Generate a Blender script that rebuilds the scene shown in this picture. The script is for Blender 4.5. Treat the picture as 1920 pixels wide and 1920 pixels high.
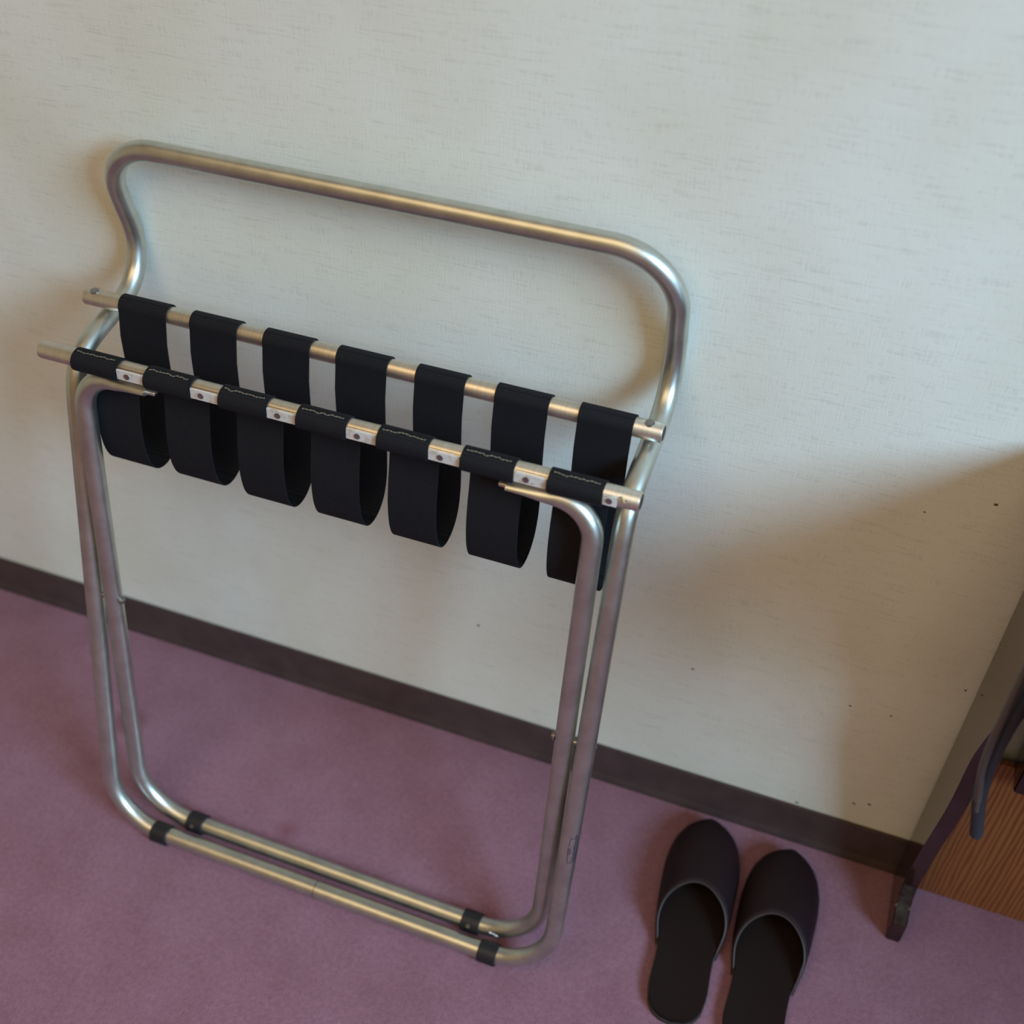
import bpy, bmesh, math, random
from mathutils import Vector, Matrix
random.seed(7)
C = bpy.context.scene.collection
for o in list(bpy.data.objects): bpy.data.objects.remove(o)
V = Vector

# ------------------------------------------------------------------ camera
cam_d = bpy.data.cameras.new('camera'); cam = bpy.data.objects.new('camera', cam_d); C.objects.link(cam)
cr, cu, cf = V((.93693, .34902, .01812)), V((-.24866, .62944, .73619)), V((-.24555, .69433, -.67647))
cf = cf.normalized(); cr = (cr - cf*cr.dot(cf)).normalized(); cu = cr.cross(cf)
m = Matrix((cr, cu, -cf)).transposed().to_4x4(); m.translation = V((0, -.952, 1.38))
cam.matrix_world = m
cam_d.sensor_width = 36; cam_d.lens = 41.0; cam_d.clip_start = .02
cam_d.dof.use_dof = True; cam_d.dof.focus_distance = 1.20; cam_d.dof.aperture_fstop = 3.0
bpy.context.scene.camera = cam

# ------------------------------------------------------------------ world and lights
w = bpy.data.worlds.new('world'); bpy.context.scene.world = w; w.use_nodes = True
w.node_tree.nodes['Background'].inputs[0].default_value = (.42, .62, 1, 1)
w.node_tree.nodes['Background'].inputs[1].default_value = .6

def area(name, loc, target, sx, sy, power, col):
    l = bpy.data.lights.new(name, 'AREA'); l.shape = 'RECTANGLE'; l.size = sx; l.size_y = sy
    l.energy = power; l.color = col
    o = bpy.data.objects.new(name, l); C.objects.link(o); o.location = loc
    o.rotation_euler = (V(target) - V(loc)).to_track_quat('-Z', 'Y').to_euler()
    return o
area('window_skylight', (3.9, -2.25, 3.1), (-.3, 0, .75), 2.2, 2.0, 328, (.56, .87, 1.16))
area('ceiling_lamp_glow', (-.4, -1.8, 2.36), (-.4, -1.8, 0), 2.2, 2.0, 28, (1.0, .70, .36))

sc = bpy.context.scene
sc.view_settings.view_transform = 'Standard'; sc.view_settings.look = 'None'
sc.view_settings.exposure = 0.0; sc.view_settings.gamma = 1; sc.view_settings.use_curve_mapping = False

# ------------------------------------------------------------------ materials
def mat(name, col, rough=.5, metal=0, spec=.5):
    m = bpy.data.materials.new(name); m.use_nodes = True
    b = m.node_tree.nodes['Principled BSDF']
    b.inputs['Base Color'].default_value = (*col, 1); b.inputs['Roughness'].default_value = rough
    b.inputs['Metallic'].default_value = metal; b.inputs['Specular IOR Level'].default_value = spec
    return m, m.node_tree, b
def N(t, kind, **kw):
    n = t.nodes.new(kind)
    for k, v in kw.items():
        if hasattr(n, k): setattr(n, k, v)
        else: n.inputs[k.replace('_', ' ')].default_value = v
    return n
def coords(t, scale=(1, 1, 1), rot=(0, 0, 0)):
    tc = N(t, 'ShaderNodeTexCoord'); mp = N(t, 'ShaderNodeMapping')
    mp.inputs['Scale'].default_value = scale; mp.inputs['Rotation'].default_value = rot
    t.links.new(tc.outputs['Object'], mp.inputs['Vector']); return mp.outputs['Vector']
def noise(t, vec, scale, detail=2, rough=.5):
    n = N(t, 'ShaderNodeTexNoise'); n.inputs['Scale'].default_value = scale
    n.inputs['Detail'].default_value = detail; n.inputs['Roughness'].default_value = rough
    t.links.new(vec, n.inputs['Vector']); return n.outputs['Fac']
def ramp(t, fac, stops):
    r = N(t, 'ShaderNodeValToRGB'); t.links.new(fac, r.inputs['Fac'])
    e = r.color_ramp.elements
    while len(e) < len(stops): e.new(.5)
    for i, (p, c) in enumerate(stops):
        e[i].position = p; e[i].color = (*c, 1) if len(c) == 3 else c
    return r.outputs['Color']
def math_(t, op, a, b=None, c=None):
    n = N(t, 'ShaderNodeMath', operation=op)
    for i, x in enumerate((a, b, c)):
        if x is None: continue
        if isinstance(x, (int, float)): n.inputs[i].default_value = x
        else: t.links.new(x, n.inputs[i])
    return n.outputs[0]
def bump(t, b, h, strength=.3, dist=.001):
    n = N(t, 'ShaderNodeBump'); n.inputs['Strength'].default_value = strength
    n.inputs['Distance'].default_value = dist
    t.links.new(h, n.inputs['Height']); t.links.new(n.outputs[0], b.inputs['Normal'])
def mixc(t, fac, a, b, mode='MIX'):
    n = N(t, 'ShaderNodeMix', data_type='RGBA', blend_type=mode)
    for s, x in ((0, fac), (6, a), (7, b)):
        if isinstance(x, (int, float)): n.inputs[s].default_value = x
        elif isinstance(x, tuple): n.inputs[s].default_value = (*x, 1)
        else: t.links.new(x, n.inputs[s])
    return n.outputs[2]

# wallpaper: woven linen relief, horizontal slubs and fine vertical threads, one butt seam
M_wall, t, b = mat('wallpaper', (.74, .75, .70), .75, 0, .25)
v1 = noise(t, coords(t, (26, 1, 420)), 1.0, 3, .6)
v2 = noise(t, coords(t, (520, 1, 60)), 1.0, 2, .6)
v3 = noise(t, coords(t, (9, 1, 170)), 1.0, 2, .7)
v4 = noise(t, coords(t, (5, 1, 4)), 1.0, 3, .5)
h = math_(t, 'ADD', math_(t, 'MULTIPLY', v1, 1.0), math_(t, 'ADD', math_(t, 'MULTIPLY', v2, .7), math_(t, 'MULTIPLY', v3, .5)))
col = ramp(t, h, [(.70, (.625, .665, .62)), (1.0, (.70, .745, .695)), (1.4, (.745, .795, .745))])
stain = ramp(t, v4, [(.35, (.93, .91, .87)), (.6, (1, 1, 1))])
t.links.new(mixc(t, 1.0, col, stain, 'MULTIPLY'), b.inputs['Base Color'])
tc = N(t, 'ShaderNodeTexCoord'); sx = N(t, 'ShaderNodeSeparateXYZ'); t.links.new(tc.outputs['Object'], sx.inputs[0])
seam = math_(t, 'LESS_THAN', math_(t, 'ABSOLUTE', math_(t, 'ADD', sx.outputs['X'], .193)), .0005)
bump(t, b, math_(t, 'SUBTRACT', h, math_(t, 'MULTIPLY', seam, .5)), .42, .0006)

M_plain, t, b = mat('painted_plaster', (.64, .53, .36), .8)
M_ceil, t, b = mat('ceiling_board', (.74, .69, .58), .9)

# carpet
M_carpet, t, b = mat('carpet_pile', (.33, .17, .22), .95, 0, .1)
n1 = noise(t, coords(t), 900, 2, .7); n2 = noise(t, coords(t), 14, 4, .6); n3 = noise(t, coords(t, (1, 1, 1)), 160, 3, .7)
c1 = ramp(t, n1, [(.3, (.215, .104, .146)), (.7, (.45, .232, .305))])
c2 = ramp(t, n2, [(.3, (.86, .80, .80)), (.65, (1, 1, 1))])
c3 = ramp(t, n3, [(.3, (.80, .76, .79)), (.7, (1.04, 1.04, 1.04))])
cc = mixc(t, 1.0, mixc(t, 1.0, c1, c2, 'MULTIPLY'), c3, 'MULTIPLY')
def spot(t, x, y, r, n):
    tc = N(t, 'ShaderNodeTexCoord'); d = N(t, 'ShaderNodeVectorMath', operation='DISTANCE')
    t.links.new(tc.outputs['Object'], d.inputs[0]); d.inputs[1].default_value = (x, y, 0)
    f = math_(t, 'SUBTRACT', 1.0, math_(t, 'DIVIDE', d.outputs['Value'], r)); f = math_(t, 'MAXIMUM', f, 0)
    return math_(t, 'MULTIPLY', math_(t, 'MULTIPLY', f, n), 2.4)
f = spot(t, -.5615, -.2393, .022, n3)
cc = mixc(t, math_(t, 'MULTIPLY', f, .55), cc, (.20, .05, .07))
cc = mixc(t, spot(t, -.86, -.16, .03, n3), cc, (.14, .05, .06))
t.links.new(cc, b.inputs['Base Color'])
b.inputs['Sheen Weight'].default_value = .15; b.inputs['Sheen Roughness'].default_value = .6
bump(t, b, math_(t, 'ADD', n1, n3), .8, .002)

M_base, t, b = mat('baseboard_vinyl', (.060, .040, .040), .42, 0, .4)
n = noise(t, coords(t), 30, 3); t.links.new(ramp(t, n, [(.3, (.050, .033, .034)), (.7, (.068, .046, .046))]), b.inputs['Base Color'])

# anodised aluminium
M_alu, t, b = mat('anodised_aluminium', (.70, .67, .60), .36, 1)
n = noise(t, coords(t), 35, 4, .65); n2 = noise(t, coords(t), 700, 2)
t.links.new(ramp(t, n, [(.3, (.52, .54, .50)), (.6, (.62, .65, .60))]), b.inputs['Base Color'])
r_ = N(t, 'ShaderNodeMapRange'); t.links.new(n, r_.inputs[0]); r_.inputs[3].default_value = .33; r_.inputs[4].default_value = .43
t.links.new(r_.outputs[0], b.inputs['Roughness']); bump(t, b, n2, .05, .0003)
M_rail, t, b = mat('satin_rail_aluminium', (.74, .71, .62), .42, 1)
n = noise(t, coords(t, (200, 4, 4)), 3, 3); t.links.new(ramp(t, n, [(.3, (.66, .63, .55)), (.7, (.76, .73, .64))]), b.inputs['Base Color'])
M_strip, t, b = mat('bright_strip', (.82, .82, .80), .5, .25)
n = noise(t, coords(t), 160, 4); t.links.new(ramp(t, n, [(.35, (.50, .48, .40)), (.5, (.66, .67, .66))]), b.inputs['Base Color'])
M_screw, t, b = mat('steel_screw', (.34, .34, .35), .4, 1)
M_dark, t, b = mat('dark_recess', (.02, .018, .017), .7)
M_worn, t, b = mat('worn_yellow_lacquer', (.42, .31, .14), .5, .3)
n = noise(t, coords(t), 500, 3); t.links.new(ramp(t, n, [(.4, (.25, .17, .07)), (.6, (.62, .52, .33))]), b.inputs['Base Color'])

# webbing
M_strap, t, b = mat('black_webbing', (.009, .010, .013), .75, 0, .22)
a = N(t, 'ShaderNodeTexWave', wave_type='BANDS', bands_direction='X'); a.inputs['Scale'].default_value = 190
c = N(t, 'ShaderNodeTexWave', wave_type='BANDS', bands_direction='Z'); c.inputs['Scale'].default_value = 190
vv = coords(t); t.links.new(vv, a.inputs[0]); t.links.new(vv, c.inputs[0])
hh = math_(t, 'MULTIPLY', a.outputs['Fac'], c.outputs['Fac'])
t.links.new(ramp(t, hh, [(0, (.0045, .005, .007)), (1, (.016, .0175, .024))]), b.inputs['Base Color'])
bump(t, b, hh, .5, .0006)
M_fray, t, b = mat('frayed_thread', (.17, .155, .125), .9)
M_rubber, t, b = mat('black_rubber', (.012, .012, .014), .5, 0, .4)
n = noise(t, coords(t), 260, 3); bump(t, b, n, .3, .0006)
M_white, t, b = mat('white_chip', (.72, .74, .78), .5)
M_ink, t, b = mat('purple_black_ink', (.030, .012, .040), .6)

# slippers
M_vinyl, t, b = mat('brown_vinyl', (.0135, .006, .0078), .6, 0, .2)
n = noise(t, coords(t), 420, 2); bump(t, b, n, .12, .0005)
M_insole, t, b = mat('brown_insole', (.0125, .0068, .0058), .7, 0, .15)
n = noise(t, coords(t), 260, 2); bump(t, b, n, .15, .0005)
M_pipe, t, b = mat('rim_piping', (.042, .031, .031), .5)
M_sole, t, b = mat('sole_rubber', (.035, .030, .028), .6)

# furniture
M_varn, t, b = mat('dark_varnished_wood', (.022, .009, .007), .09, 0, .6)
n = noise(t, coords(t, (6, 6, 1)), 22, 4); t.links.new(ramp(t, n, [(.3, (.016, .006, .005)), (.7, (.032, .013, .010))]), b.inputs['Base Color'])
M_foot, t, b = mat('worn_dark_wood', (.05, .035, .028), .75, 0, .2)
n = noise(t, coords(t), 60, 4, .7); t.links.new(ramp(t, n, [(.4, (.022, .010, .008)), (.62, (.045, .036, .030))]), b.inputs['Base Color'])
M_oak, t, b = mat('orange_wood_grain', (.32, .13, .04), .38, 0, .4)
d = noise(t, coords(t, (1, 1, .35)), 7, 2)
wv = N(t, 'ShaderNodeTexWave', wave_type='RINGS', rings_direction='Z'); wv.inputs['Scale'].default_value = 34
wv.inputs['Distortion'].default_value = 6; wv.inputs['Detail'].default_value = 2; wv.inputs['Detail Scale'].default_value = 1.4
mp = coords(t, (1.6, 1.6, .16)); t.links.new(mp, wv.inputs[0])
fine = noise(t, coords(t, (300, 300, 6)), 1, 2)
g = ramp(t, wv.outputs['Fac'], [(.2, (.34, .138, .042)), (.6, (.285, .105, .032)), (.95, (.215, .070, .021))])
t.links.new(mixc(t, .35, g, ramp(t, fine, [(.3, (.6, .6, .6)), (.7, (1, 1, 1))]), 'MULTIPLY'), b.inputs['Base Color'])
M_cord, t, b = mat('blue_grey_plastic', (.026, .030, .042), .6, 0, .5)
M_cord2, t, b = mat('grey_plastic', (.085, .078, .078), .35, 0, .5)
M_glass, t, b = mat('window_frame_aluminium', (.5, .48, .45), .4, 1)

# ------------------------------------------------------------------ helpers
def link(name, me, m, parent=None, smooth=True):
    o = bpy.data.objects.new(name, me); C.objects.link(o)
    if m: me.materials.append(m)
    if smooth:
        for p_ in me.polygons: p_.use_smooth = True
        if smooth != 'all':
            me.update()
            try: me.set_sharp_from_angle(angle=math.radians(35))
            except Exception: pass
    if parent: o.parent = parent
    return o
def from_bm(name, bm, m, parent=None, smooth=True):
    bmesh.ops.recalc_face_normals(bm, faces=bm.faces)
    me = bpy.data.meshes.new(name); bm.to_mesh(me); bm.free()
    return link(name, me, m, parent, smooth)
def empty(name, loc, label, cat, group=None):
    o = bpy.data.objects.new(name, None); C.objects.link(o); o.location = loc; o.empty_display_size = .05
    tag(o, label, cat, group); return o
def tag(o, label, cat=None, group=None):
    o['label'] = label
    if cat: o['category'] = cat
    if group: o['group'] = group
    return o
def loc_to(o, root):
    # geometry is modelled in world space: pull it back into the parent's space
    o.parent = root; o.matrix_parent_inverse = Matrix.Translation(-V(root.location)); return o
def box(bm, x0, x1, y0, y1, z0, z1, bev=0):
    r = bmesh.ops.create_cube(bm, size=1)
    for v in r['verts']:
        v.co = V(((x0+x1)/2 + v.co.x*(x1-x0), (y0+y1)/2 + v.co.y*(y1-y0), (z0+z1)/2 + v.co.z*(z1-z0)))
    if bev:
        es = list({e for v in r['verts'] for e in v.link_edges})
        bmesh.ops.bevel(bm, geom=es, offset=bev, segments=3, affect='EDGES', profile=.5)
def round_poly(pts, radii, n=10):
    """replace the corners of an open or closed polyline by arcs"""
    out = []
    for i, p_ in enumerate(pts):
        r = radii[i]
        if r <= 0: out.append(p_.copy()); continue
        a = pts[i-1]; c = pts[(i+1) % len(pts)]
        u = (a-p_).normalized(); w_ = (c-p_).normalized(); th = u.angle(w_)
        d = r/math.tan(th/2); s = p_+u*d; e = p_+w_*d; cen = p_+(u+w_).normalized()*(r/math.sin(th/2))
        vs, ve = s-cen, e-cen; ang = vs.angle(ve)
        for k in range(n+1):
            f = k/n; out.append(cen + (vs*math.sin((1-f)*ang)+ve*math.sin(f*ang))/math.sin(ang))
    return out
def smooth_path(pts, n=6):
    """Catmull-Rom"""
    out = []
    P_ = [pts[0]*2-pts[1]]+list(pts)+[pts[-1]*2-pts[-2]]
    for i in range(1, len(P_)-2):
        a, b_, c, d = P_[i-1:i+3]
        for k in range(n):
            s = k/n
            out.append(.5*((2*b_)+(c-a)*s+(2*a-5*b_+4*c-d)*s*s+(3*b_-a-3*c+d)*s**3))
    out.append(pts[-1].copy()); return out
def tube(bm, path, r, seg=20, closed=False, cap=True, flat=None):
    n = len(path); rings = []
    t0 = None; up = None
    for i, p_ in enumerate(path):
        if closed: tg = (path[(i+1) % n]-path[i-1]).normalized()
        else: tg = (path[min(i+1, n-1)]-path[max(i-1, 0)]).normalized()
        if up is None:
            up = V((0, 0, 1)) if abs(tg.z) < .9 else V((0, 1, 0))
            up = (up-tg*up.dot(tg)).normalized()
        else:
            up = (t0.rotation_difference(tg) @ up); up = (up-tg*up.dot(tg)).normalized()
        t0 = tg; sd = tg.cross(up)
        rr = r(i) if callable(r) else r
        ring = []
        for k in range(seg):
            a = 2*math.pi*k/seg; off = up*math.cos(a)*rr+sd*math.sin(a)*rr
            if flat:
                fz, fy = flat(i); off = V((off.x, off.y*fy, off.z*fz))
            ring.append(bm.verts.new(p_+off))
        rings.append(ring)
    rng = range(n) if closed else range(n-1)
    for i in rng:
        A, B = rings[i], rings[(i+1) % n]; sh = 0
        if closed and i == n-1:
            sh = min(range(seg), key=lambda s: (A[0].co-B[s].co).length)
        for k in range(seg):
            bm.faces.new((A[k], A[(k+1) % seg], B[(k+1+sh) % seg], B[(k+sh) % seg]))
    if cap and not closed:
        bm.faces.new(rings[0][::-1]); bm.faces.new(rings[-1])
def cyl(bm, a, b_, r, seg=20, bev=0):
    a, b_ = V(a), V(b_); d = (b_-a); L = d.length; d.normalize()
    if bev: tube(bm, [a, a+d*bev*.3, a+d*bev, b_-d*bev, b_-d*bev*.3, b_], lambda i: r-bev if i in (0, 5) else (r-bev*.3 if i in (1, 4) else r), seg)
    else: tube(bm, [a, b_], r, seg)
def ribbon(bm, yz, x0, x1, th, nx=6):
    """a strap: a path in YZ extruded from x0 to x1 with thickness"""
    n = len(yz); top, bot = [], []
    for i, (y, z) in enumerate(yz):
        a = V(yz[max(i-1, 0)]); c = V(yz[min(i+1, n-1)]); tg = (c-a).normalized(); nn = V((-tg.y, tg.x))
        T, B = [], []
        for k in range(nx+1):
            x = x0(i)+(x1(i)-x0(i))*k/nx
            T.append(bm.verts.new((x, y+nn.x*th/2, z+nn.y*th/2))); B.append(bm.verts.new((x, y-nn.x*th/2, z-nn.y*th/2)))
        top.append(T); bot.append(B)
    for i in range(n-1):
        for k in range(nx):
            bm.faces.new((top[i][k], top[i][k+1], top[i+1][k+1], top[i+1][k]))
            bm.faces.new((bot[i][k+1], bot[i][k], bot[i+1][k], bot[i+1][k+1]))
        bm.faces.new((top[i][0], top[i+1][0], bot[i+1][0], bot[i][0]))
        bm.faces.new((top[i+1][nx], top[i][nx], bot[i][nx], bot[i+1][nx]))
    for i in (0, n-1):
        for k in range(nx): bm.faces.new((top[i][k+1], top[i][k], bot[i][k], bot[i][k+1]))
def extrude_yz(bm, prof, x0, x1):
    a = [bm.verts.new((x0, y, z)) for y, z in prof]; b_ = [bm.verts.new((x1, y, z)) for y, z in prof]
    n = len(prof); bm.faces.new(a); bm.faces.new(b_[::-1])
    for i in range(n): bm.faces.new((a[i], b_[i], b_[(i+1) % n], a[(i+1) % n]))

# ------------------------------------------------------------------ the room
XL, XR, YF, ZC = -2.4, 1.62, -3.4, 2.42
def slab(name, x0, x1, y0, y1, z0, z1, m, label, bev=0):
    bm = bmesh.new(); box(bm, x0, x1, y0, y1, z0, z1, bev); o = from_bm(name, bm, m)
    o['kind'] = 'structure'; o['label'] = label; return o
slab('floor', XL-.1, XR+.1, YF-.1, .1, -.06, 0, M_carpet, 'dusty pink low-pile carpet covering the floor')
slab('wall_back', XL-.1, XR+.1, 0, .1, 0, ZC, M_wall, 'off-white wall covered in linen-textured wallpaper')
slab('wall_left', XL-.1, XL, YF, 0, 0, ZC, M_plain, 'plain pale side wall')
slab('wall_front', XL-.1, XR+.1, YF-.1, YF, 0, ZC, M_plain, 'plain pale wall opposite the wallpapered one')
slab('ceiling', XL-.1, XR+.1, YF-.1, .1, ZC, ZC+.06, M_ceil, 'pale ceiling')
# right wall with the window opening
WY0, WY1, WZ0, WZ1 = -2.35, -.12, .95, 2.36
bm = bmesh.new()
box(bm, XR, XR+.1, YF, 0, 0, WZ0); box(bm, XR, XR+.1, YF, 0, WZ1, ZC)
box(bm, XR, XR+.1, YF, WY0, WZ0, WZ1); box(bm, XR, XR+.1, WY1, 0, WZ0, WZ1)
o = from_bm('wall_right', bm, M_plain); o['kind'] = 'structure'; o['label'] = 'plain pale wall holding the window'
bm = bmesh.new(); fr = .035
for a in ((WY0, WY0+fr, WZ0, WZ1), (WY1-fr, WY1, WZ0, WZ1), (WY0, WY1, WZ0, WZ0+fr), (WY0, WY1, WZ1-fr, WZ1)):
    box(bm, XR+.03, XR+.07, *a)
o = from_bm('window_1', bm, M_glass); o['kind'] = 'structure'; o['label'] = 'wide aluminium-framed window'
# baseboard with a thin lip at the foot
bm = bmesh.new()
prof = [(-.0005, 0), (-.0115, 0), (-.0115, .0015), (-.007, .009), (-.0052, .012), (-.0052, .066), (-.0045, .0675), (-.0005, .0675)]
extrude_yz(bm, prof, XL, XR)
o = from_bm('baseboard_back', bm, M_base); o['kind'] = 'structure'; o['label'] = 'dark brown vinyl baseboard along the wallpapered wall'

# dark specks and scuffs on the wallpaper
bm = bmesh.new()
for x, z, r in ((-.3795, .2366, .0019), (-.0959, .2717, .0017), (.0929, .2867, .0014), (.1399, .2895, .0012), (.1358, .1069, .0019), (.1537, .1143, .0021), (.2035, .3654, .0013), (.0694, .0725, .002), (.16, .63, .0018), (.1, .60, .0010)):
    bmesh.ops.create_uvsphere(bm, u_segments=8, v_segments=5, radius=1, matrix=Matrix.Translation((x, -.0002, z)) @ Matrix.Diagonal((r*1.25, .0005, r*.8, 1)))
M_speck, t, b = mat('brown_speck', (.10, .065, .03), .8)
o = from_bm('specks', bm, M_speck); o.parent = bpy.data.objects['wall_back']; o['kind'] = 'stuff'

# ------------------------------------------------------------------ luggage rack
XM = -.4745; RT = .0107; HA, HB = .3065, .282
rack = empty('luggage_rack', (XM, -.293, 0), 'folded tubular aluminium luggage rack with black straps leaning on the wall', 'luggage rack')
def P(o, parent=None):
    loc_to(o, rack)
    if parent:
        o.parent = parent
        o.matrix_parent_inverse = Matrix.Identity(4)
    return o
def part(name, bm, m, parent=None, smooth=True):
    """parts are built in world space; shift the mesh so that it sits in its parent's space"""
    for v in bm.verts: v.co -= V(rack.location)
    o = from_bm(name, bm, m, parent or rack, smooth); return o

# outer frame with the handle: profile in YZ, from the floor bar up
ZF = .0138
A_yz = [(-.309, ZF), (-.1657, .6000), (-.1592, .622), (-.1502, .6400), (-.1365, .6510), (-.1185, .6585), (-.0850, .6650), (-.0570, .6705), (-.0400, .6775), (-.0265, .6885), (-.0178, .7030), (-.0125, .7220), (-.0140, .7440), (-.0192, .7660), (-.0365, .8475)]
seg = [V((0, y, z)) for y, z in A_yz]
mid = [seg[0]]+smooth_path(seg[1:14], 5)+[seg[14]]
def side(mid, x): return [V((x, p_.y, p_.z)) for p_ in mid]
path = side(mid, XM-HA)+side(mid, XM+HA)[::-1]
n_ = len(mid); rad = [0]*len(path)
rad[0] = .078; rad[n_-1] = .066; rad[n_] = .066; rad[2*n_-1] = .078
path = round_poly(path, rad, 14)
bm = bmesh.new(); tube(bm, path, RT, 24, closed=True)
frameA = part('handle_frame', bm, M_alu)
# joint seam in the floor bar
bm = bmesh.new(); xs_ = -.4800
cyl(bm, (xs_-.0004, -.309, ZF), (xs_+.0004, -.309, ZF), RT+.00012, 24); part('joint_seam', bm, M_dark, frameA)

# inner frame whose flattened arms carry the front rail
FR = V((0, -.174, .676)); RR = V((0, -.086, .6885)); RB = .0097
B_yz = [(-.2785, ZF), (-.1800, .612), (-.174, .6560)]
up = [V((0, y, z)) for y, z in B_yz]
def bpath(s):
    L = [V((XM+s*.196, -.174, .6605)), V((XM+s*.215, -.174, .6598)), V((XM+s*.235, -.174, .6578))]
    L += [V((XM+s*HB, -.1725, .6545)), V((XM+s*HB, up[0].y, up[0].z))]
    return L
L = bpath(-1); Rr_ = bpath(1)
pts = L+Rr_[::-1]; rad = [0, 0, 0, .042, .078, .078, .042, 0, 0, 0]
path = round_poly(pts, rad, 14)
# resample straight runs near the arm ends are fine; flatten by distance to the arm end
nP = len(path)
def flat(i):
    p_ = path[i]; d = abs(p_.x-XM)
    if p_.z > .60:
        f = max(0, min(1, (d-.196)/.068)); f = f*f*(3-2*f); return (.45+.55*f, 1.25-.25*f)
    return (1, 1)
bm = bmesh.new(); tube(bm, path, RT, 24, flat=flat); frameB = part('support_frame', bm, M_alu)
for x in (XM-.196, XM+.196):      # pinched silver tips with their rivet
    bm = bmesh.new(); s = -1 if x < XM else 1
    box(bm, x-.006-s*.003, x+.006-s*.003, -.181, -.167, .6565, .6610, .0014); cyl(bm, (x+s*.006, -.177, .6535), (x+s*.006, -.177, .657), .0036, 14, .001)
    part('arm_tip', bm, M_rail, frameB)

# rails
def rail(name, c, x0, x1):
    bm = bmesh.new(); cyl(bm, (x0, c.y, c.z), (x1, c.y, c.z), RB, 28, .0012)
    o = part(name, bm, M_rail)
    for x in (x0, x1):
        bm = bmesh.new(); s = 1 if x == x0 else -1
        cyl(bm, (x-s*.0003, c.y, c.z), (x+s*.001, c.y, c.z), RB-.0022, 20)
        part('end_cap', bm, M_dark, o)
    return o
front = rail('front_rail', FR, -.797, -.1515); rear = rail('rear_rail', RR, -.8015, -.1555)
def angp(c, deg, r): a = math.radians(deg); return V((0, c.y-math.cos(a)*r, c.z+math.sin(a)*r))
def screw(x, c, deg, r, rad=.0042, parent=None, m=None):
    bm = bmesh.new(); p0 = angp(c, deg, r-.0015); p1 = angp(c, deg, r+.0007)
    d = (p1-p0).normalized()
    tube(bm, [V((x, 0, 0))+q for q in (p0, p1-d*.0003, p1, p1-d*.0004, p1-d*.0007)], lambda i: (rad, rad, rad*.85, rad*.45, rad*.2)[i], 18)
    return part('screw', bm, m or M_screw, parent)
screw(-.7885, RR, 82, RB, .0048, rear); screw(-.1695, RR, 82, RB, .0048, rear)

# straps
XL_ = [-.7525+.0857*i for i in range(7)]
def strap_path():
    y = []
    for d in range(215, -21, -15):      # wrap over the rear rail, from below round the top to the front
        q = angp(RR, d, RB+.0013); y.append((q.y, q.z))
    yf, zf = FR.y, FR.z
    hang = [V((-.1030, .660)), V((-.1050, .635)), V((-.1058, .608)), V((-.1070, .584)), V((-.1105, .562)), V((-.1180, .5440)), V((-.1300, .5330)), V((-.1440, .5290)), V((-.1570, .5320)), V((-.1665, .5420)), V((-.1715, .5600)), V((-.1715, .5850)), V((-.1675, .6100)), V((-.1625, .6300)), V((-.1588, .6480)), V((-.1590, .6620))]
    hang = smooth_path([v.to_3d() for v in hang], 4)
    y += [(v.x, v.y) for v in hang]
    for d in range(192, -44, -13):
        k = 1.0+max(0, math.cos(math.radians((d-6)*1.6)))*.0014/RB if abs(d-6) < 56 else 1.0
        q = angp(FR, d, (RB+.0013)*k); y.append((q.y, q.z))
    return y
SP = strap_path()
nS = len(SP)
for i, x in enumerate(XL_):
    j = [(-.002, .002), (0, .001), (.001, .0), (-.001, .001), (.001, -.001), (0, .001), (0, 0)][i]
    lean = [-.0015, -.0005, 0, 0, 0, .0005, .001][i]; dz = [0, .002, -.001, .001, -.0005, .001, 0][i]
    bm = bmesh.new(); W = .0525
    yz = [(y_, z_+(dz if z_ < .56 else 0)) for y_, z_ in SP]
    ribbon(bm, yz, lambda k: x+j[0]*(1-k/nS), lambda k: x+W+.0025*(1-k/nS)+j[1]*(1-k/nS), .0014, 6)
    st = part('strap', bm, M_strap)
    # overlapping outer layer on the front rail with its frayed cut edge
    bm = bmesh.new(); lay = []
    for d in range(-40, 76, 8):
        k = 1.0+(max(0, math.cos(math.radians((d-6)*1.6)))*.0014/RB if abs(d-6) < 56 else 0)
        q = angp(FR, d, (RB+.0013)*k+.0013); lay.append((q.y, q.z))
    ribbon(bm, lay, lambda k: x+.0004, lambda k: x+W-.0006, .0011, 6)
    part('strap_end', bm, M_strap, st)
    bm = bmesh.new(); rnd = random.Random(i); fp = []; 
    for k in range(15):
        q = angp(FR, 74+rnd.uniform(-5, 4), RB+.0030); fp.append(V((x+.004+(W-.008)*k/14, q.y, q.z)))
    tube(bm, smooth_path(fp, 3), lambda i_: .0006+.0003*math.sin(i_*1.7), 6); part('frayed_edge', bm, M_fray, st)
    bm = bmesh.new(); q = angp(RR, 250, RB+.001)          # staple tab below the rear rail
    box(bm, x+W+.001, x+W+.010, q.y-.003, q.y+.003, q.z-.0012, q.z+.0008, .0004); part('strap_tab', bm, M_dark, st)
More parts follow.
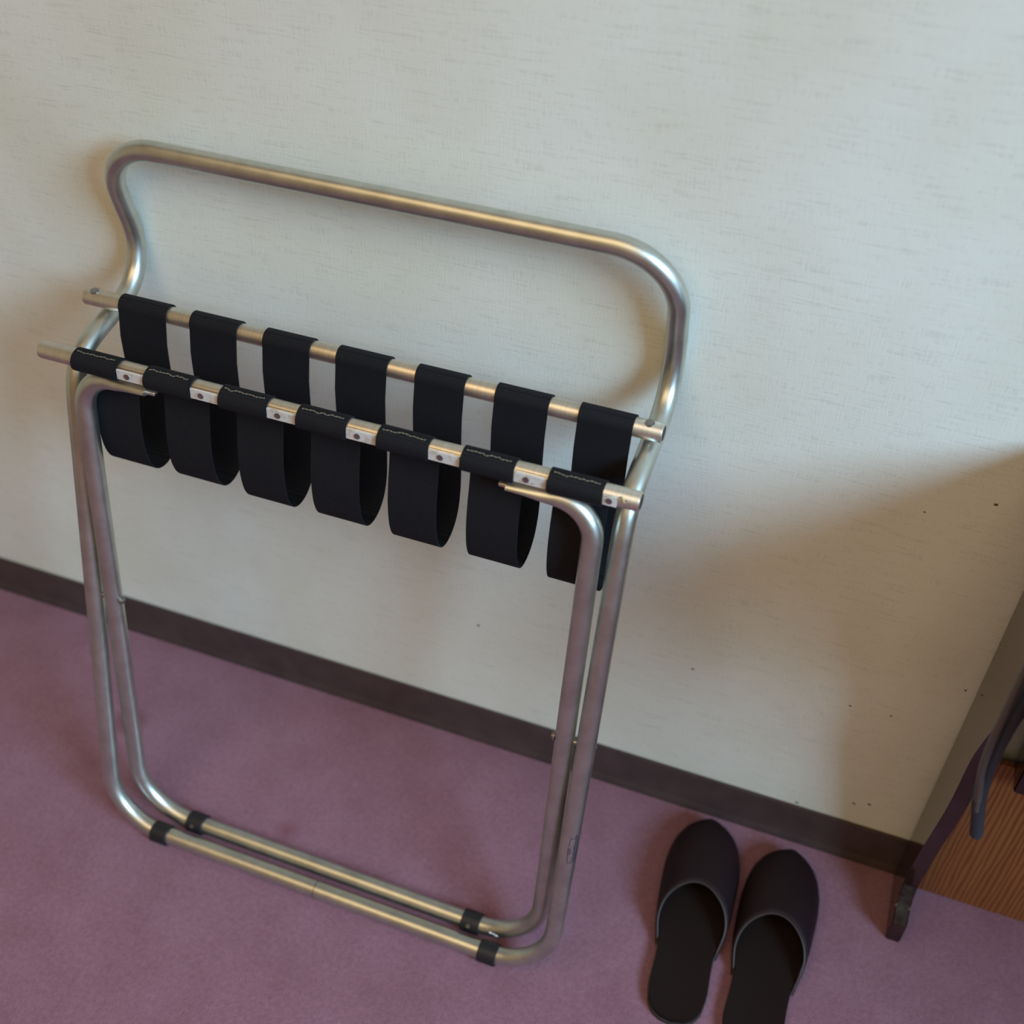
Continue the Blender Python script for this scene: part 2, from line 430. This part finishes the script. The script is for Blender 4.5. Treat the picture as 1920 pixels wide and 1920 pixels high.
# clamp strips between the straps, each with a screw
gaps = [(XL_[i]+.0535, XL_[i+1]-.0008) for i in range(6)]+[(XL_[6]+.0535, XL_[6]+.0665)]
for i, (a, b_) in enumerate(gaps):
    bm = bmesh.new(); c0 = angp(FR, 6, RB+.0004); nrm = (angp(FR, 6, 1)-FR); tn = V((0, nrm.z, -nrm.y))*-1
    for sgn, wd, th, x0, x1 in ((0, .0058, .0009, a, b_),):
        prof = [c0+tn*wd+nrm*.0, c0+tn*(wd-.0006)+nrm*th, c0-tn*(wd-.0006)+nrm*th, c0-tn*wd, c0-tn*wd-nrm*.001, c0+tn*wd-nrm*.001]
        extrude_yz(bm, [(q.y, q.z) for q in prof], x0, x1)
    cs = part('clamp_strip', bm, M_strip)
    xc = a+(.012 if i < 6 else .006)
    screw(xc, FR, 6, RB+.0016, .0031, cs)
    if i < 6:
        bm = bmesh.new(); c1 = angp(FR, 46, RB+.00005)     # groove line above the strip
        box(bm, a, b_, c1.y-.0003, c1.y+.0003, c1.z-.0003, c1.z+.0001); part('groove', bm, M_dark, cs)
bm = bmesh.new()
for k in range(9):
    rnd = random.Random(k+40); q = angp(FR, 28+rnd.uniform(-12, 14), RB+.0001)
    bmesh.ops.create_uvsphere(bm, u_segments=8, v_segments=5, radius=1, matrix=Matrix.Translation((-.168+rnd.uniform(-.005, .006), q.y, q.z)) @ Matrix.Diagonal((.0022, .0008, .0012, 1)))
part('worn_patch', bm, M_worn, front)

# rubber bands round the floor bars
def band(x, y, scr):
    bm = bmesh.new(); s = .0118
    tube(bm, [V((x-s, y, ZF)), V((x-s+.0008, y, ZF)), V((x+s-.0008, y, ZF)), V((x+s, y, ZF))], lambda i: RT+(.0021 if i in (0, 3) else .0030), 28)
    o = part('rubber_band', bm, M_rubber)
    if scr:
        bm = bmesh.new(); c = V((0, y, ZF)); p0 = angp(c, 35, RT+.002); p1 = angp(c, 35, RT+.0034); 
        tube(bm, [V((x-.001, q.y, q.z)) for q in (p0, p1)], .0026, 14); q0 = part('screw', bm, M_screw, o)
        bm = bmesh.new(); p2 = angp(c, 35, RT+.0036); tube(bm, [V((x-.001, q.y, q.z)) for q in (p1, p2)], .0011, 10); part('screw_recess', bm, M_dark, o)
    return o
band(-.7075, -.309, False); band(-.2440, -.309, False); band(-.6720, -.2785, True); band(-.2780, -.2785, True)
# pivot pins
for s in (-1, 1):
    bm = bmesh.new(); y, z = -.2215, .362
    cyl(bm, (XM+s*.2672, y, z), (XM+s*.3172, y, z), .0032, 16, .0006)
    cyl(bm, (XM+s*.2690, y, z), (XM+s*.2715, y, z), .0052, 16, .0010)
    part('pivot_pin', bm, M_screw)
# white chip on the inner floor bar
bm = bmesh.new(); c = V((0, -.2785, ZF))
for k in range(7):
    rnd = random.Random(k); q = angp(c, 50+rnd.uniform(-22, 22), RT)
    bmesh.ops.create_uvsphere(bm, u_segments=8, v_segments=6, radius=1, matrix=Matrix.Translation((-.2455+rnd.uniform(-.005, .005), q.y, q.z)) @ Matrix.Diagonal((.0034, .0016, .0022, 1)))
part('white_chip', bm, M_white, frameB)
# maker's print wrapped on the outer leg: rounded outline and rows of small characters
bm = bmesh.new()
def leg_pt(u, v):     # u: angle round the tube from the camera side (deg, + to the right), v: height
    y = -.309+(v-ZF)*.2444; a = math.radians(u); c0, s0 = math.cos(math.radians(13.7)), math.sin(math.radians(13.7))
    f = V((math.sin(a), -math.cos(a)*c0, math.cos(a)*s0)); return V((XM+HA, y, v))+f*(RT+.00012)
def ink(u0, v0, u1, v1, wd=.00035):
    n = 6; path = [leg_pt(u0+(u1-u0)*k/n, v0+(v1-v0)*k/n) for k in range(n+1)]
    tube(bm, path, wd, 5)
z0, z1, ua, ub = .207, .243, 12, 66
for a in ((ua, z0+.003, ua, z0+.013), (ua, z1-.012, ua, z1-.003), (ua+6, z0, ub-6, z0), (ua+6, z1, ub-6, z1), (ub, z0+.003, ub, z1-.003), (ua, z0+.003, ua+6, z0), (ua, z1-.003, ua+6, z1), (ub, z0+.003, ub-6, z0), (ub, z1-.003, ub-6, z1)): ink(*a)
rnd = random.Random(3); v = z0+.013
while v < z1-.014:
    ink(ua-3, v, ua+12, v, .0004); ink(ua-3, v, ua-3, v+.0014, .0004)
    if rnd.random() < .6: ink(ua+12, v, ua+11, v+.0014, .0004)
    v += .0026
v = z0+.002
while v < z1+.004:
    ink(ua+30, v, ua+42, v+rnd.uniform(-.0003, .0006), .00045); ink(ua+30+rnd.choice((0, 12)), v, ua+36, v+.0014, .00045)
    v += .0022
part('printed_mark', bm, M_ink, frameA)

# ------------------------------------------------------------------ slippers
def outline(t):      # half widths, heel 0 to toe 1
    K = [(0, 0, 0), (.012, .016, .016), (.035, .0255, .0255), (.08, .0325, .0325), (.16, .0360, .0358), (.28, .0352, .0345), (.36, .0355, .0352), (.44, .0405, .0400), (.54, .0438, .0430), (.66, .0455, .0445), (.74, .0458, .0448), (.82, .0440, .0428), (.89, .0395, .0380), (.945, .0318, .0300), (.975, .0228, .0212), (.990, .0150, .0140), (.997, .0083, .0078), (1, 0, 0)]
    for a, b_ in zip(K[:-1], K[1:]):
        if t <= b_[0]:
            f = (t-a[0])/(b_[0]-a[0]); f2 = f
            return a[1]+(b_[1]-a[1])*f2, a[2]+(b_[2]-a[2])*f2
    return 0, 0
def slipper(loc, rz, mirror, label):
    root = empty('slipper', loc, label, 'slipper', 'pair of brown slippers'); root.rotation_euler = (0, 0, rz)
    LN = .272; sg = -1 if mirror else 1
    ts = [1-math.cos(math.pi*k/44) for k in range(45)]; ts = [x/2 for x in ts]
    def pt(t, s, z, k=1.0): wl, wr = outline(t); return V((sg*(wr if s > 0 else wl)*s*k if False else sg*((wr if s > 0 else wl)*abs(s)*(1 if s > 0 else -1)), t*LN, z))
    def solid(name, z0, z1, inset, m, dome=0):
        bm = bmesh.new(); K = 14; T = []; B = []
        for t_ in ts:
            rowT = []; rowB = []
            for k in range(K+1):
                s = (2*k/K-1); q = pt(t_, s*(1-inset), 0); q.y = LN/2+(q.y-LN/2)*(1-inset*.35)
                lift = .006*max(0, (t_-.75)/.25)**2
                rowT.append(bm.verts.new((q.x, q.y, z1+lift-dome*(1-s*s)))); rowB.append(bm.verts.new((q.x, q.y, z0+lift)))
            T.append(rowT); B.append(rowB)
        n = len(ts)
        for i in range(n-1):
            for k in range(K):
                bm.faces.new((T[i][k], T[i][k+1], T[i+1][k+1], T[i+1][k])); bm.faces.new((B[i][k+1], B[i][k], B[i+1][k], B[i+1][k+1]))
            bm.faces.new((T[i][0], T[i+1][0], B[i+1][0], B[i][0])); bm.faces.new((T[i+1][K], T[i][K], B[i][K], B[i+1][K]))
        bmesh.ops.remove_doubles(bm, verts=bm.verts, dist=.0002)
        return from_bm(name, bm, m, root)
    solid('outsole', 0, .0065, 0, M_sole); solid('insole', .0065, .0125, .03, M_insole, .0012)
    # vamp: arches from one sole edge to the other; opening edge leans back at the sides
    K = 28; nT = 26; TOP = .60; LOW = .345
    def rim_t(a):      # a 0..1 across the arch
        c = abs(2*a-1); return TOP-(TOP-LOW)*(c**1.75)
    def hgt(t_):       # crown height of the vamp along the foot
        f = max(0, min(1, (1-t_)/(1-.60))); return .024+.033*math.sin(f*math.pi/2)**.9 if t_ < .999 else .018
    def vamp_pt(u, a, off=0):
        r0 = rim_t(a); t_ = r0+(1-r0)*u
        wl, wr = outline(min(t_, 1)); wl += .0006+.0012*u; wr += .0006+.0012*u
        if t_ > .97: wl *= 1.0; wr *= 1.0
        th = math.pi*(1-a); cx = math.cos(th); cz = math.sin(th)
        x = (wr if cx > 0 else wl)*math.copysign(abs(cx)**.88, cx); hz = hgt(t_)-.006
        # sides bulge outward near the opening
        z = .004+.006*max(0, (t_-.75)/.25)**2+hz*(abs(cz)**.85)
        bul = 1+.11*math.sin(math.pi*min(1, cz)**1.25)*(1-u)**2.2
        q = V((sg*x*bul*(1+off*8), t_*LN+.0025*u+off*0, z+off)); return q
    bm = bmesh.new(); G = []
    us = [math.sin(math.pi/2*k/nT) for k in range(nT+1)]
    for u in us: G.append([bm.verts.new(vamp_pt(u, k/K)) for k in range(K+1)])
    for i in range(nT):
        for k in range(K): bm.faces.new((G[i][k], G[i][k+1], G[i+1][k+1], G[i+1][k]))
    bmesh.ops.remove_doubles(bm, verts=bm.verts, dist=.0002)
    vamp = from_bm('vamp', bm, M_vinyl, root, 'all')
    sm = vamp.modifiers.new('solid', 'SOLIDIFY'); sm.thickness = .0022; sm.offset = -1
    bm = bmesh.new(); tube(bm, [vamp_pt(0, k/K)+V((0, -.0003, 0)) for k in range(K+1)], .0011, 8); from_bm('rim_piping', bm, M_pipe, root)
    return root
slipper((-.0125, -.3105, 0), math.radians(3.6), True, 'brown slipper on the left of the pair, nearer the luggage rack')
slipper((.0785, -.3180, 0), math.radians(-.3), False, 'brown slipper on the right of the pair, its heel cut off by the frame')

# ------------------------------------------------------------------ desk at the right
PX0, PX1 = .2125, .2305
desk = empty('desk', (.75, -.2, 0), 'dark varnished desk with a curved side panel standing against the wall', 'desk')
def dpart(name, bm, m, parent=None, smooth=True):
    for v in bm.verts: v.co -= V(desk.location)
    return from_bm(name, bm, m, parent or desk, smooth)
def side_panel(x0, x1):
    col_ = smooth_path([V((0, y, z)) for y, z in ((-.1055, .0395), (-.088, .0445), (-.0765, .0560), (-.0725, .0850), (-.077, .125), (-.0845, .180), (-.099, .2525), (-.1075, .310), (-.1090, .380), (-.1200, .424), (-.1350, .470), (-.1500, .530), (-.1700, .580), (-.25, .604), (-.36, .625), (-.405, .655), (-.41, .70))], 5)
    prof = [(-.0118, 0), (-.1060, 0)]+[(v.y, v.z) for v in col_]+[(-.0118, .70)]
    bm = bmesh.new(); extrude_yz(bm, prof, x0, x1)
    bmesh.ops.bevel(bm, geom=[e for e in bm.edges if abs(e.verts[0].co.x-e.verts[1].co.x) < 1e-6], offset=.0014, segments=2, affect='EDGES')
    return dpart('side_panel', bm, M_varn)
sp = side_panel(PX0, PX1)
side_panel(1.27, 1.288)
bm = bmesh.new(); box(bm, .195, 1.305, -.43, -.012, .70, .725, .003); dpart('desk_top', bm, M_varn)
bm = bmesh.new()
prof = smooth_path([V((0, y, z)) for y, z in ((-.1065, .0395), (-.0885, .0445), (-.0765, .0565), (-.0730, .078))], 5)
pr_ = [(v.y-.0002, v.z+.0004) for v in prof]; pr2 = [(v.y, v.z-.002) for v in prof][::-1]
extrude_yz(bm, pr_+pr2, PX0+.0016, PX1-.0016); dpart('foot_edge', bm, M_foot, sp)
bm = bmesh.new(); box(bm, PX1+.0005, 1.2695, -.0215, -.0125, .001, .286, .001); bp = dpart('back_panel', bm, M_oak)
bp['label'] = 'orange wooden panel with vertical grain'
bm = bmesh.new(); box(bm, .2785, .62, -.060, -.0125, .2895, .62, .004); dpart('drawer_box', bm, M_varn)

# cord hanging beside the side panel
tag_root = empty('hanging_cord', (.19, -.245, .69), 'blue-grey folded cord with a blunt end hanging beside the dark desk', 'cord')
def cpart(name, bm, m):
    for v in bm.verts: v.co -= V(tag_root.location)
    return from_bm(name, bm, m, tag_root)
bm = bmesh.new()
pp = smooth_path([V(q) for q in ((.2116, -.240, .4370), (.2110, -.240, .440), (.2062, -.240, .462), (.2006, -.240, .487), (.1965, -.240, .5173), (.1945, -.240, .5548), (.1948, -.241, .5991), (.1965, -.241, .6453), (.1965, -.241, .699))], 8)
nn_ = len(pp)
tube(bm, pp, lambda i: (.0035, .0047, .0053)[i] if i < 3 else .0056+.0008*min(1, i/30), 16); cpart('thick_strand', bm, M_cord)
bm = bmesh.new()
pp = smooth_path([V(q) for q in ((.2008, -.247, .480), (.1945, -.249, .512), (.1885, -.250, .5426), (.1858, -.250, .5832), (.1850, -.250, .6296), (.1850, -.249, .6665), (.186, -.247, .699))], 8)
tube(bm, pp, lambda i: .0022 if i < 4 else .0034, 12); cpart('thin_strand', bm, M_cord2)
